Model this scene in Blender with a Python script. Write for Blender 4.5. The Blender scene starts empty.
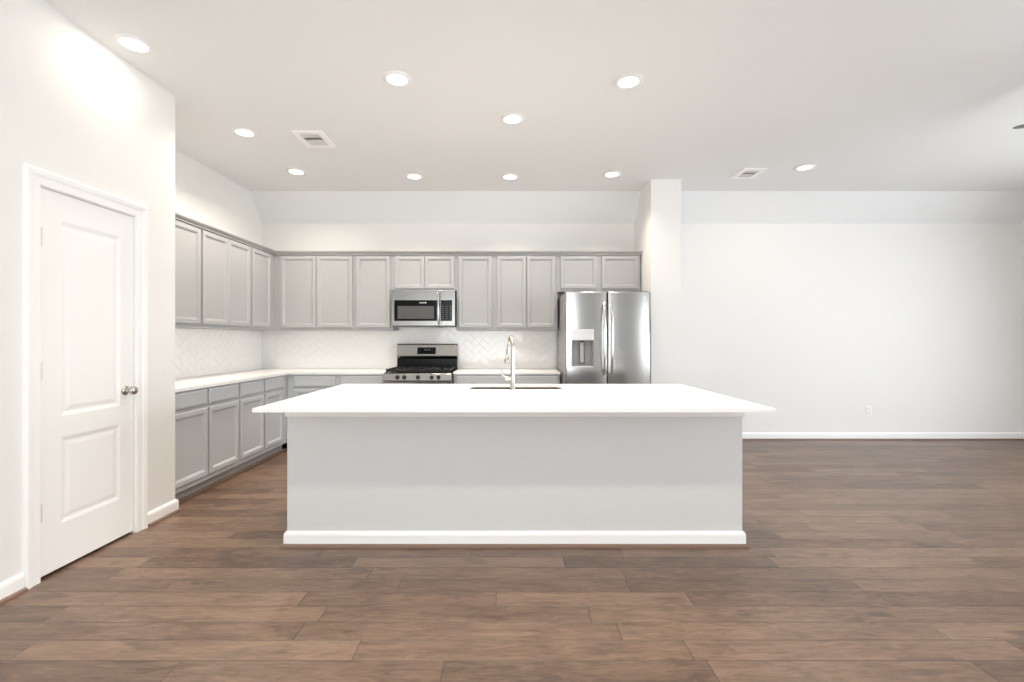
import bpy, bmesh, math, random
from mathutils import Vector, Matrix

random.seed(7)
S = bpy.context.scene
COL = S.collection
PI = math.pi
F, CX, CY, H = 470.0, 509.0, 339.5, 1.29      # focal length and principal point in pixels, eye height in metres

# ------------------------------------------------------------------ camera, world, daylight, exposure
cam_d = bpy.data.cameras.new('camera')
cam_d.sensor_fit = 'HORIZONTAL'
cam_d.sensor_width = 36.0
cam_d.lens = 36.0 * F / 1024.0
cam_d.shift_x = (512 - CX) / 1024.0
cam_d.shift_y = -(341 - CY) / 1024.0
cam_d.clip_start = 0.05
cam = bpy.data.objects.new('camera', cam_d)
cam.location = (0, 0, H)
cam.rotation_euler = (PI / 2, 0, 0)
COL.objects.link(cam)
S.camera = cam

S.view_settings.view_transform = 'Standard'
S.view_settings.look = 'None'
S.view_settings.gamma = 1.0
S.view_settings.use_curve_mapping = False
S.view_settings.exposure = 0.12

wd = bpy.data.worlds.new('world')
S.world = wd
wd.use_nodes = True
wd.node_tree.nodes['Background'].inputs[0].default_value = (0.86, 0.93, 1.0, 1)
wd.node_tree.nodes['Background'].inputs[1].default_value = 2.0


def area(name, loc, rot, sx, sy, power, color):
    d = bpy.data.lights.new(name, 'AREA')
    d.shape = 'RECTANGLE'
    d.size, d.size_y = sx, sy
    d.energy = power
    d.color = color
    o = bpy.data.objects.new(name, d)
    o.location = loc
    o.rotation_euler = rot
    COL.objects.link(o)
    return o


# daylight entering by the two large windows of the wall behind the camera and the window of the right wall
DAY = (0.93, 0.975, 1.0)
area('window_daylight', (-1.0, -3.55, 1.55), (PI / 2 + .55, 0, 0), 2.7, 2.3, 98, DAY)
area('window_daylight', (6.15, -3.55, 1.55), (PI / 2 + .4, 0, 0), .6, 2.3, 42, DAY)
area('window_daylight', (6.55, 1.9, 1.5), (PI / 2 - .2, 0, PI / 2), 4.0, 1.9, 158, DAY)

S.cycles.max_bounces = 12
S.cycles.diffuse_bounces = 8
S.cycles.glossy_bounces = 5
S.cycles.sample_clamp_indirect = 6.0


# ------------------------------------------------------------------ helpers
def tag(o, label=None, cat=None, group=None, kind=None):
    if label: o['label'] = label
    if cat: o['category'] = cat
    if group: o['group'] = group
    if kind: o['kind'] = kind
    return o


def thing(name, label, cat, loc, group=None):
    o = bpy.data.objects.new(name, None)
    o.empty_display_size = 0.1
    COL.objects.link(o)
    o.location = loc
    return tag(o, label, cat, group)


def root_loc(o):
    while o.parent:
        o = o.parent
    return Vector(o.location)


def obj(name, bm, mat, parent=None, origin=None, smooth=False, recalc=True):
    if recalc:
        bmesh.ops.recalc_face_normals(bm, faces=bm.faces[:])
    if parent is not None:
        off = root_loc(parent)
    else:
        off = Vector(origin) if origin else Vector((0, 0, 0))
    bmesh.ops.translate(bm, verts=bm.verts[:], vec=-off)
    me = bpy.data.meshes.new(name)
    bm.to_mesh(me)
    bm.free()
    me.materials.append(mat)
    if smooth:
        for p in me.polygons:
            p.use_smooth = True
        try:
            me.set_sharp_from_angle(angle=math.radians(38))
        except Exception:
            pass
    o = bpy.data.objects.new(name, me)
    COL.objects.link(o)
    if parent is not None:
        o.parent = parent
    else:
        o.location = off
    return o


def struct(name, bm, mat, parent=None, smooth=False):
    o = obj(name, bm, mat, parent, smooth=smooth)
    if parent is None:
        o['kind'] = 'structure'
    return o


def B():
    return bmesh.new()


def merge(dst, src):
    me = bpy.data.meshes.new('tmp')
    src.to_mesh(me)
    src.free()
    dst.from_mesh(me)
    bpy.data.meshes.remove(me)


def box(bm, x0, x1, y0, y1, z0, z1, bev=0.0, seg=2):
    t = bmesh.new()
    r = bmesh.ops.create_cube(t, size=1.0)
    bmesh.ops.scale(t, verts=t.verts[:], vec=(abs(x1 - x0), abs(y1 - y0), abs(z1 - z0)))
    bmesh.ops.translate(t, verts=t.verts[:], vec=((x0 + x1) / 2, (y0 + y1) / 2, (z0 + z1) / 2))
    if bev > 0:
        bmesh.ops.bevel(t, geom=t.edges[:], offset=bev, segments=seg, affect='EDGES', profile=0.6)
    merge(bm, t)
    return bm


def prism(bm, pts, p0, p1, axis):
    """extrude a 2-D outline along an axis: 'x' -> pts are (y,z), 'y' -> (x,z), 'z' -> (x,y)"""
    def P(a, b, c):
        return {'x': (c, a, b), 'y': (a, c, b), 'z': (a, b, c)}[axis]
    v0 = [bm.verts.new(P(a, b, p0)) for a, b in pts]
    v1 = [bm.verts.new(P(a, b, p1)) for a, b in pts]
    n = len(pts)
    bm.faces.new(v0)
    bm.faces.new(list(reversed(v1)))
    for i in range(n):
        bm.faces.new((v0[i], v0[(i + 1) % n], v1[(i + 1) % n], v1[i]))
    return bm


def sweep(bm, path, prof, closed=False):
    """sweep a profile (outward offset, height) along a polyline of (x, y) with mitred corners; outward is to the right of travel"""
    n = len(path)
    rings = []
    for i, (x, y) in enumerate(path):
        def nrm(a, b):
            d = Vector((b[0] - a[0], b[1] - a[1])).normalized()
            return Vector((d.y, -d.x))
        if closed:
            n1 = nrm(path[i - 1], path[i]); n2 = nrm(path[i], path[(i + 1) % n])
        else:
            n1 = nrm(path[max(i - 1, 0)], path[max(i, 1)]); n2 = nrm(path[min(i, n - 2)], path[min(i + 1, n - 1)])
        m = (n1 + n2)
        m = m / max(m.dot(n1), 1e-6)
        rings.append([bm.verts.new((x + m.x * o, y + m.y * o, z)) for o, z in prof])
    k = len(prof)
    last = n if closed else n - 1
    for i in range(last):
        a, b = rings[i], rings[(i + 1) % n]
        for j in range(k):
            bm.faces.new((a[j], a[(j + 1) % k], b[(j + 1) % k], b[j]))
    if not closed:
        bm.faces.new(rings[0]); bm.faces.new(list(reversed(rings[-1])))
    return bm


def lathe(bm, prof, center, axis='z', seg=32):
    """prof: list of (radius, height along axis)"""
    c = Vector(center)
    rings = []
    for r, h in prof:
        ring = []
        if r < 1e-6:
            p = {'z': (0, 0, h), 'y': (0, h, 0), 'x': (h, 0, 0)}[axis]
            ring = [bm.verts.new(c + Vector(p))]
        else:
            for k in range(seg):
                a = 2 * PI * k / seg
                u, v = r * math.cos(a), r * math.sin(a)
                p = {'z': (u, v, h), 'y': (u, h, v), 'x': (h, u, v)}[axis]
                ring.append(bm.verts.new(c + Vector(p)))
        rings.append(ring)
    for a, b in zip(rings, rings[1:]):
        if len(a) == 1 and len(b) == 1: continue
        for k in range(seg):
            k2 = (k + 1) % seg
            if len(a) == 1: bm.faces.new((a[0], b[k2], b[k]))
            elif len(b) == 1: bm.faces.new((a[k], a[k2], b[0]))
            else: bm.faces.new((a[k], a[k2], b[k2], b[k]))
    for ring in (rings[0], rings[-1]):
        if len(ring) > 2: bm.faces.new(ring)
    return bm


def tube(bm, pts, radii, seg=16, sx=1.0, ref=None):
    pts = [Vector(p) for p in pts]
    if not hasattr(radii, '__len__'): radii = [radii] * len(pts)
    n = len(pts)
    T = [(pts[min(i + 1, n - 1)] - pts[max(i - 1, 0)]).normalized() for i in range(n)]
    if ref is not None: N = Vector(ref)
    else: N = Vector((0, 0, 1)) if abs(T[0].z) < 0.9 else Vector((1, 0, 0))
    N = (N - T[0] * N.dot(T[0])).normalized()
    rings = []
    for i in range(n):
        N = (N - T[i] * N.dot(T[i])).normalized()
        Bn = T[i].cross(N)
        rings.append([bm.verts.new(pts[i] + N * (radii[i] * sx * math.cos(2 * PI * k / seg)) + Bn * (radii[i] * math.sin(2 * PI * k / seg))) for k in range(seg)])
    for a, b in zip(rings, rings[1:]):
        for k in range(seg):
            k2 = (k + 1) % seg
            bm.faces.new((a[k], a[k2], b[k2], b[k]))
    bm.faces.new(rings[0]); bm.faces.new(list(reversed(rings[-1])))
    return bm


# planes that fronts are laid on: (a, b, h) -> world.  'back': faces the camera (-Y).  'left': faces +X
def on_back(face):
    return lambda a, b, h: (a, face - h, b)


def on_left(face):
    return lambda a, b, h: (face + h, a, b)


def rings_panel(bm, P, a0, a1, b0, b1, rings, cap=True):
    prev = None
    first = None
    for ins, h in rings:
        r = [bm.verts.new(P(a0 + ins, b0 + ins, h)), bm.verts.new(P(a1 - ins, b0 + ins, h)),
             bm.verts.new(P(a1 - ins, b1 - ins, h)), bm.verts.new(P(a0 + ins, b1 - ins, h))]
        if prev is None: first = r
        else:
            for k in range(4):
                bm.faces.new((prev[k], prev[(k + 1) % 4], r[(k + 1) % 4], r[k]))
        prev = r
    if cap: bm.faces.new(prev)
    bm.faces.new(list(reversed(first)))
    return bm


DOOR_T = 0.021
DOOR_RINGS = [(0, 0.001), (0, DOOR_T - .004), (.004, DOOR_T), (.037, DOOR_T), (.041, DOOR_T - .005), (.047, DOOR_T - .0055), (.054, DOOR_T - .012)]
DRAWER_RINGS = [(0, 0.001), (0, DOOR_T - .008), (.004, DOOR_T - .006), (.012, DOOR_T - .001), (.016, DOOR_T)]


# ------------------------------------------------------------------ materials
def mat(name, color, rough=0.5, metal=0.0, **kw):
    m = bpy.data.materials.new(name)
    m.use_nodes = True
    nt = m.node_tree
    b = nt.nodes['Principled BSDF']
    b.inputs['Base Color'].default_value = (*color, 1)
    b.inputs['Roughness'].default_value = rough
    b.inputs['Metallic'].default_value = metal
    for k, v in kw.items():
        b.inputs[k.replace('_', ' ')].default_value = v
    return m


def noise_bump(m, scale, strength, dist=0.002, detail=3, stretch=None):
    nt = m.node_tree
    b = nt.nodes['Principled BSDF']
    tc = nt.nodes.new('ShaderNodeTexCoord')
    mp = nt.nodes.new('ShaderNodeMapping')
    if stretch: mp.inputs['Scale'].default_value = stretch
    n = nt.nodes.new('ShaderNodeTexNoise')
    n.inputs['Scale'].default_value = scale
    n.inputs['Detail'].default_value = detail
    bp = nt.nodes.new('ShaderNodeBump')
    bp.inputs['Strength'].default_value = strength
    bp.inputs['Distance'].default_value = dist
    nt.links.new(tc.outputs['Object'], mp.inputs['Vector'])
    nt.links.new(mp.outputs['Vector'], n.inputs['Vector'])
    nt.links.new(n.outputs['Fac'], bp.inputs['Height'])
    nt.links.new(bp.outputs['Normal'], b.inputs['Normal'])
    return n


M = {}
M['wall'] = mat('wall_paint', (.82, .815, .80), .65)
noise_bump(M['wall'], 55, .35, .004)
M['ceiling'] = mat('ceiling_paint', (.81, .825, .835), .75)
noise_bump(M['ceiling'], 45, .4, .005)
M['island_wall'] = mat('island_shaded_wall_paint', (.665, .665, .66), .6)  # wall paint darkened, the shade of the island front put into its colour
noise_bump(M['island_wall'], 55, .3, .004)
M['trim'] = mat('trim_paint', (.93, .93, .925), .3)
M['door'] = mat('door_paint', (.92, .92, .915), .32)
M['cabinet'] = mat('cabinet_paint', (.385, .388, .396), .38)
M['base_cabinet'] = mat('base_cabinet_lit_paint', (.52, .54, .567), .38)  # upper cabinet grey made lighter and cooler, daylight painted into the base units
M['cabinet_box'] = mat('cabinet_frame_paint', (.33, .325, .325), .45)
M['kick'] = mat('toe_kick_paint', (.42, .42, .43), .5)
M['quartz'] = mat('white_quartz', (.91, .905, .90), .22)
_n = noise_bump(M['quartz'], 300, .02, .0005)
M['tile'] = mat('white_glazed_tile', (.93, .92, .91), .08)
noise_bump(M['tile'], 18, .05, .004, 1)
M['grout'] = mat('tile_grout', (.80, .79, .78), .8)
M['steel'] = mat('brushed_steel', (.345, .335, .32), .25, 1.0, Anisotropic=.5)
noise_bump(M['steel'], 30, .05, .0008, 2, (1, 1, 40))
M['steel_dark'] = mat('dark_brushed_steel', (.25, .24, .228), .25, 1.0, Anisotropic=.5)
M['steel_door'] = mat('fridge_steel', (.475, .47, .465), .2, 1.0, Anisotropic=.4)
noise_bump(M['steel_door'], 30, .04, .0006, 2, (40, 40, 1))
M['steel_light'] = mat('polished_steel', (.74, .74, .74), .14, 1.0)
M['nickel'] = mat('brushed_nickel', (.52, .495, .455), .26, 1.0)
M['hinge'] = mat('satin_hinge_metal', (.70, .70, .70), .4, .3)
M['case'] = mat('grey_appliance_side', (.33, .33, .335), .4, .3)
M['black'] = mat('black_glass', (.006, .006, .007), .07, Specular_IOR_Level=.09)
M['black_enamel'] = mat('black_enamel', (.008, .008, .008), .2, Specular_IOR_Level=.12)
M['iron'] = mat('cast_iron', (.010, .010, .010), .5, Specular_IOR_Level=.3)
noise_bump(M['iron'], 200, .15, .001)
M['screen'] = mat('microwave_window_mesh', (.085, .082, .08), .3, Specular_IOR_Level=.25)
M['knob'] = mat('dark_knob', (.03, .03, .03), .25, .3)
M['plastic_dark'] = mat('dark_plastic', (.06, .06, .062), .35)
M['plastic_grey'] = mat('grey_plastic', (.30, .30, .305), .35)
M['print'] = mat('printed_marks', (.55, .55, .55), .5)
M['badge'] = mat('silver_badge', (.80, .80, .81), .3, .6)
M['white_plastic'] = mat('white_plastic', (.86, .86, .86), .35)
M['vent_white'] = mat('vent_white_metal', (.95, .95, .95), .35)
M['vent_dark'] = mat('vent_duct_grey', (.22, .22, .22), .7)
M['slat'] = mat('vent_slat_metal', (.62, .62, .63), .45)
M['fan'] = mat('grey_fan_blade', (.16, .165, .165), .45)
M['fan_metal'] = mat('fan_motor_metal', (.35, .35, .35), .35, .8)
M['shoe'] = mat('stained_shoe_moulding', (.20, .125, .088), .4)
noise_bump(M['shoe'], 30, .1, .001, 3, (2, 2, 20))


def glow(name, color, strength):
    m = bpy.data.materials.new(name)
    m.use_nodes = True
    nt = m.node_tree
    b = nt.nodes['Principled BSDF']
    b.inputs['Base Color'].default_value = (.9, .9, .9, 1)
    b.inputs['Emission Color'].default_value = (*color, 1)
    b.inputs['Emission Strength'].default_value = strength
    return m


LAMP_COLOR = (1.0, .89, .745)
M['lens'] = glow('lamp_lens', (1.0, .95, .88), 6.0)
M['digits'] = glow('lit_digits', (.75, .85, .9), .06)
M['digits'].node_tree.nodes['Principled BSDF'].inputs['Base Color'].default_value = (.12, .12, .12, 1)


def floor_material():
    m = bpy.data.materials.new('stained_wood_planks')
    m.use_nodes = True
    nt = m.node_tree
    L = nt.links.new
    b = nt.nodes['Principled BSDF']
    tc = nt.nodes.new('ShaderNodeTexCoord')
    sep = nt.nodes.new('ShaderNodeSeparateXYZ')
    L(tc.outputs['Object'], sep.inputs[0])

    def math_(op, a, c=None):
        n = nt.nodes.new('ShaderNodeMath'); n.operation = op
        for i, v in enumerate((a, c)):
            if v is None: continue
            if isinstance(v, (int, float)): n.inputs[i].default_value = v
            else: L(v, n.inputs[i])
        return n.outputs[0]

    def wn(v, off):
        n = nt.nodes.new('ShaderNodeTexWhiteNoise'); n.noise_dimensions = '1D'
        L(math_('ADD', v, off), n.inputs['W'])
        return n.outputs['Value']

    W = 0.128
    ry = math_('DIVIDE', math_('ADD', sep.outputs['Y'], 20.0), W)
    row = math_('FLOOR', ry)
    fy = math_('FRACT', ry)
    r1 = wn(row, .31); r2 = wn(row, 71.7)
    ln = math_('ADD', math_('MULTIPLY', r2, .75), .75)
    rx = math_('DIVIDE', math_('ADD', math_('ADD', sep.outputs['X'], 30.0), math_('MULTIPLY', r1, 3.0)), ln)
    colx = math_('FLOOR', rx)
    fx = math_('FRACT', rx)
    pid = math_('ADD', math_('MULTIPLY', row, 17.13), math_('MULTIPLY', colx, 3.77))
    rnd = wn(pid, .5); rnd2 = wn(pid, 200.2); rnd3 = wn(pid, 411.9)
    # grain, drawn out along the plank and shifted per plank
    comb = nt.nodes.new('ShaderNodeCombineXYZ')
    L(math_('ADD', math_('MULTIPLY', sep.outputs['X'], 1.0), math_('MULTIPLY', rnd2, 40.0)), comb.inputs[0])
    L(math_('MULTIPLY', sep.outputs['Y'], 6.0), comb.inputs[1])
    L(math_('MULTIPLY', rnd3, 30.0), comb.inputs[2])
    g = nt.nodes.new('ShaderNodeTexNoise'); g.inputs['Scale'].default_value = 7.0; g.inputs['Detail'].default_value = 8.0
    g.inputs['Roughness'].default_value = .65; g.inputs['Distortion'].default_value = 1.2
    L(comb.outputs[0], g.inputs['Vector'])
    comb2 = nt.nodes.new('ShaderNodeCombineXYZ')
    L(math_('ADD', sep.outputs['X'], math_('MULTIPLY', rnd3, 25.0)), comb2.inputs[0])
    L(math_('MULTIPLY', sep.outputs['Y'], 2.2), comb2.inputs[1])
    L(math_('MULTIPLY', rnd2, 17.0), comb2.inputs[2])
    g2 = nt.nodes.new('ShaderNodeTexNoise'); g2.inputs['Scale'].default_value = 3.6; g2.inputs['Detail'].default_value = 3.0
    L(comb2.outputs[0], g2.inputs['Vector'])
    # colour
    ramp = nt.nodes.new('ShaderNodeValToRGB')
    e = ramp.color_ramp.elements
    e[0].position = .36; e[0].color = (.066, .036, .023, 1)
    e[1].position = .68; e[1].color = (.255, .165, .112, 1)
    mid = ramp.color_ramp.elements.new(.5); mid.color = (.148, .090, .059, 1)
    tone = math_('ADD', math_('MULTIPLY', g.outputs['Fac'], .56),
                 math_('ADD', math_('MULTIPLY', g2.outputs['Fac'], .22), math_('ADD', math_('MULTIPLY', rnd, .15), .055)))
    L(tone, ramp.inputs['Fac'])
    # dark knots
    vor = nt.nodes.new('ShaderNodeTexNoise'); vor.inputs['Scale'].default_value = 4.3; vor.inputs['Detail'].default_value = 2
    L(comb2.outputs[0], vor.inputs['Vector'])
    kn = nt.nodes.new('ShaderNodeMapRange'); kn.inputs['From Min'].default_value = .60; kn.inputs['From Max'].default_value = .72
    kn.inputs['To Min'].default_value = 0.0; kn.inputs['To Max'].default_value = .55
    L(vor.outputs['Fac'], kn.inputs['Value'])
    mixk = nt.nodes.new('ShaderNodeMix'); mixk.data_type = 'RGBA'
    L(kn.outputs[0], mixk.inputs['Factor']); L(ramp.outputs[0], mixk.inputs['A'])
    mixk.inputs['B'].default_value = (.055, .035, .026, 1)
    # seams between planks
    dy = math_('MULTIPLY', math_('MINIMUM', fy, math_('SUBTRACT', 1.0, fy)), W)
    dx = math_('MULTIPLY', math_('MINIMUM', fx, math_('SUBTRACT', 1.0, fx)), ln)
    d = math_('MINIMUM', dx, dy)
    sm = nt.nodes.new('ShaderNodeMapRange'); sm.inputs['From Min'].default_value = .0006; sm.inputs['From Max'].default_value = .0028
    L(d, sm.inputs['Value'])
    mix = nt.nodes.new('ShaderNodeMix'); mix.data_type = 'RGBA'
    L(sm.outputs[0], mix.inputs['Factor'])
    mix.inputs['A'].default_value = (.045, .028, .020, 1)
    L(mixk.outputs['Result'], mix.inputs['B'])
    L(mix.outputs['Result'], b.inputs['Base Color'])
    rr = nt.nodes.new('ShaderNodeMapRange'); rr.inputs['To Min'].default_value = .30; rr.inputs['To Max'].default_value = .44
    b.inputs['Specular IOR Level'].default_value = .7
    L(g.outputs['Fac'], rr.inputs['Value']); L(rr.outputs[0], b.inputs['Roughness'])
    hgt = math_('ADD', math_('MULTIPLY', sm.outputs[0], 1.0), math_('ADD', math_('MULTIPLY', g.outputs['Fac'], .35), math_('MULTIPLY', g2.outputs['Fac'], .8)))
    bp = nt.nodes.new('ShaderNodeBump'); bp.inputs['Strength'].default_value = .35; bp.inputs['Distance'].default_value = .003
    L(hgt, bp.inputs['Height']); L(bp.outputs[0], b.inputs['Normal'])
    return m


M['floor'] = floor_material()

# ------------------------------------------------------------------ room shell
CEIL = 3.11
XL, XK, XR = -2.5, -3.18, 6.6          # pantry wall, kitchen side wall, right wall
YB, YR = 6.05, -3.6                     # back wall, wall behind the camera
YP = 3.52                               # end of the pantry wall

struct('floor', box(B(), -3.3, 6.75, -3.75, 6.2, -.1, 0), M['floor'])
c = box(B(), -3.3, 6.75, -3.75, 6.2, CEIL, CEIL + .1)
prism(c, [(5.76, CEIL + .002), (YB + .002, 2.777), (YB + .002, CEIL + .002)], -3.2, 6.62, 'x')
struct('ceiling', c, M['ceiling'])

DY0, DY1, DZ = 2.484, 3.152, 2.116      # rough opening of the pantry door
w = box(B(), XL - .12, XL, -3.6, DY0, 0, CEIL)
box(w, XL - .12, XL, DY1, YP, 0, CEIL)
box(w, XL - .12, XL, DY0, DY1, DZ, CEIL)
box(w, XK, XL - .12, YP - .12, YP, 0, CEIL)
struct('wall_left', w, M['wall'])
kitchen_wall = struct('wall_kitchen', box(B(), XK - .12, XK, -3.72, YB + .12, 0, CEIL), M['wall'])
back_wall = struct('wall_back', box(B(), XK, XR + .12, YB, YB + .12, 0, CEIL), M['wall'])
struct('wall_partition', box(B(), 1.615, 1.958, 5.345, YB, 0, CEIL), M['wall'])
w = box(B(), XR, XR + .12, YR - .12, -.15, 0, CEIL)
box(w, XR, XR + .12, 3.95, YB, 0, CEIL)
box(w, XR, XR + .12, -.15, 3.95, 0, .55)
box(w, XR, XR + .12, -.15, 3.95, 2.45, CEIL)
struct('wall_right', w, M['wall'])
w = B()
for x0, x1 in ((-3.18, -2.36), (.36, 5.85), (6.46, 6.6)):
    box(w, x0, x1, YR - .12, YR, 0, CEIL)
for x0, x1 in ((-2.36, .36), (5.85, 6.46)):
    box(w, x0, x1, YR - .12, YR, 0, .4)
    box(w, x0, x1, YR - .12, YR, 2.7, CEIL)
struct('wall_rear', w, M['wall'])


def window_frame(name, P, a0, a1, b0, b1):
    bm = B()
    t = .05
    def bar(p, q, r, s):
        v = [P(p, r, -.08), P(q, s, -.03)]
        box(bm, min(v[0][0], v[1][0]), max(v[0][0], v[1][0]), min(v[0][1], v[1][1]), max(v[0][1], v[1][1]), r, s, .003, 1)
    bar(a0, a1, b0, b0 + t); bar(a0, a1, b1 - t, b1)
    for k in range(4):
        a = a0 + (a1 - a0 - t) * k / 3
        bar(a, a + t, b0 + t, b1 - t)
    struct(name, bm, M['trim'])


window_frame('window_1', lambda a, b, h: (a, YR + h, b), -2.36, .36, .4, 2.7)
window_frame('window_2', lambda a, b, h: (a, YR + h, b), 5.85, 6.46, .4, 2.7)
window_frame('window_3', lambda a, b, h: (XR - h, a, b), -.15, 3.95, .55, 2.45)

# baseboards: (outward, height)
BASE = [(0, 0), (.016, 0), (.016, .072), (.013, .084), (.007, .092), (0, .094)]
SHOE = [(0, 0), (.017, 0), (.016, .008), (.012, .015), (.004, .019), (0, .019)]


def base_run(name, path, n):
    struct(name, sweep(B(), path, BASE), M['trim'])
    p = []
    off = B()
    sweep(off, path, [(o + .016, z) for o, z in SHOE])
    struct('trim_%d' % n, off, M['shoe'])


base_run('baseboard_left', [(XL, -3.6), (XL, 2.412)], 1)
base_run('baseboard_pantry', [(XL, 3.234), (XL, YP), (XL - .07, YP)][::1], 2)
base_run('baseboard_back', [(1.958, 5.36), (1.958, YB), (XR, YB)], 3)
base_run('baseboard_right', [(XR, YB - .017), (XR, -3.58)], 4)
base_run('baseboard_partition', [(1.635, 5.345), (1.958 - .017, 5.345)], 5)

# ------------------------------------------------------------------ pantry door
d = bpy.data.objects.new('door_1', None)
COL.objects.link(d)
d.location = (XL, 2.825, 0)
tag(d, 'white two-panel pantry door with white casing in the left wall', 'door', kind='structure')
CI0, CI1, CO0, CO1, CT0, CT1 = 2.497, 3.141, 2.414, 3.232, 2.112, 2.199
CW = [(0, 0), (0, .012), (.006, .014), (.036, .0145), (.044, .019), (.062, .022), (.070, .021), (.0745, .016), (.0745, 0)]
bm = B()
rows = []
for (py_, pz_), (my, mz_) in (((CI0, 0), (-1, 0)), ((CI0, CT0), (-1, 1)), ((CI1, CT0), (1, 1)), ((CI1, 0), (1, 0))):
    kx = (CI0 - CO0) / .0745 if my < 0 else (CO1 - CI1) / .0745
    kz = (CT1 - CT0) / .0745
    rows.append([bm.verts.new((XL + h, py_ + my * o * kx, pz_ + mz_ * o * kz)) for o, h in CW])
for ra, rb in zip(rows, rows[1:]):
    for j in range(len(CW)):
        j2 = (j + 1) % len(CW)
        bm.faces.new((ra[j], ra[j2], rb[j2], rb[j]))
bm.faces.new(rows[0]); bm.faces.new(list(reversed(rows[-1])))
obj('casing', bm, M['trim'], d)
bm = box(B(), XL - .118, XL - .001, DY0, CI0 + .004, 0, DZ)
box(bm, XL - .118, XL - .001, CI1 - .004, DY1, 0, DZ)
box(bm, XL - .118, XL - .001, CI0 + .004, CI1 - .004, CT0 - .004, DZ)
obj('door_jamb', bm, M['trim'], d)
bm = B()
LY0, LY1, LZ0, LZ1 = 2.507, 3.133, .018, 2.104
P = on_left(XL - .041)
T = .037
py0, py1 = 2.628, 3.028
zs = [(.262, .745), (.862, 1.955)]
# leaf face with two moulded panels
ys = [LY0, py0, py1, LY1]
zz = [LZ0, zs[0][0], zs[0][1], zs[1][0], zs[1][1], LZ1]
grid = {}
for i, y in enumerate(ys):
    for j, z in enumerate(zz):
        grid[i, j] = bm.verts.new(P(y, z, T))
for i in range(3):
    for j in range(5):
        if i == 1 and j in (1, 3): continue
        bm.faces.new((grid[i, j], grid[i + 1, j], grid[i + 1, j + 1], grid[i, j + 1]))
for j in (1, 3):
    prev = [grid[1, j], grid[2, j], grid[2, j + 1], grid[1, j + 1]]
    for ins, h in ((.012, T - .003), (.022, T - .0065), (.032, T - .0065), (.050, T - .003), (.056, T - .0025)):
        r = [bm.verts.new(P(py0 + ins, zz[j] + ins, h)), bm.verts.new(P(py1 - ins, zz[j] + ins, h)),
             bm.verts.new(P(py1 - ins, zz[j + 1] - ins, h)), bm.verts.new(P(py0 + ins, zz[j + 1] - ins, h))]
        for k in range(4):
            bm.faces.new((prev[k], prev[(k + 1) % 4], r[(k + 1) % 4], r[k]))
        prev = r
    bm.faces.new(prev)
outer = [grid[i, 0] for i in range(4)] + [grid[3, j] for j in range(1, 6)] + [grid[i, 5] for i in (2, 1, 0)] + [grid[0, j] for j in (4, 3, 2, 1)]
back = [bm.verts.new((XL - .041, v.co.y, v.co.z)) for v in outer]
for k in range(len(outer)):
    k2 = (k + 1) % len(outer)
    bm.faces.new((outer[k], outer[k2], back[k2], back[k]))
bm.faces.new(list(reversed(back)))
leaf = obj('door_leaf', bm, M['door'], d)
for z in (1.84, 1.12, .36):
    bm = box(B(), XL - .006, XL + .001, 2.502, 2.516, z - .045, z + .045, .001, 1)
    lathe(bm, [(.0065, -.048), (.0065, .048)], (XL + .003, 2.506, z), 'z', 12)
    obj('hinge', bm, M['hinge'], leaf, smooth=True)
kc = (XL - .004, 3.066, .958)
bm = lathe(B(), [(0, 0), (.031, 0), (.031, .004), (.025, .010), (.013, .014), (.011, .030), (.018, .036), (.026, .044), (.0285, .054), (.027, .062), (.021, .069), (.010, .0725), (0, .073)], kc, 'x', 28)
obj('knob', bm, M['nickel'], leaf, smooth=True)

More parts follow.
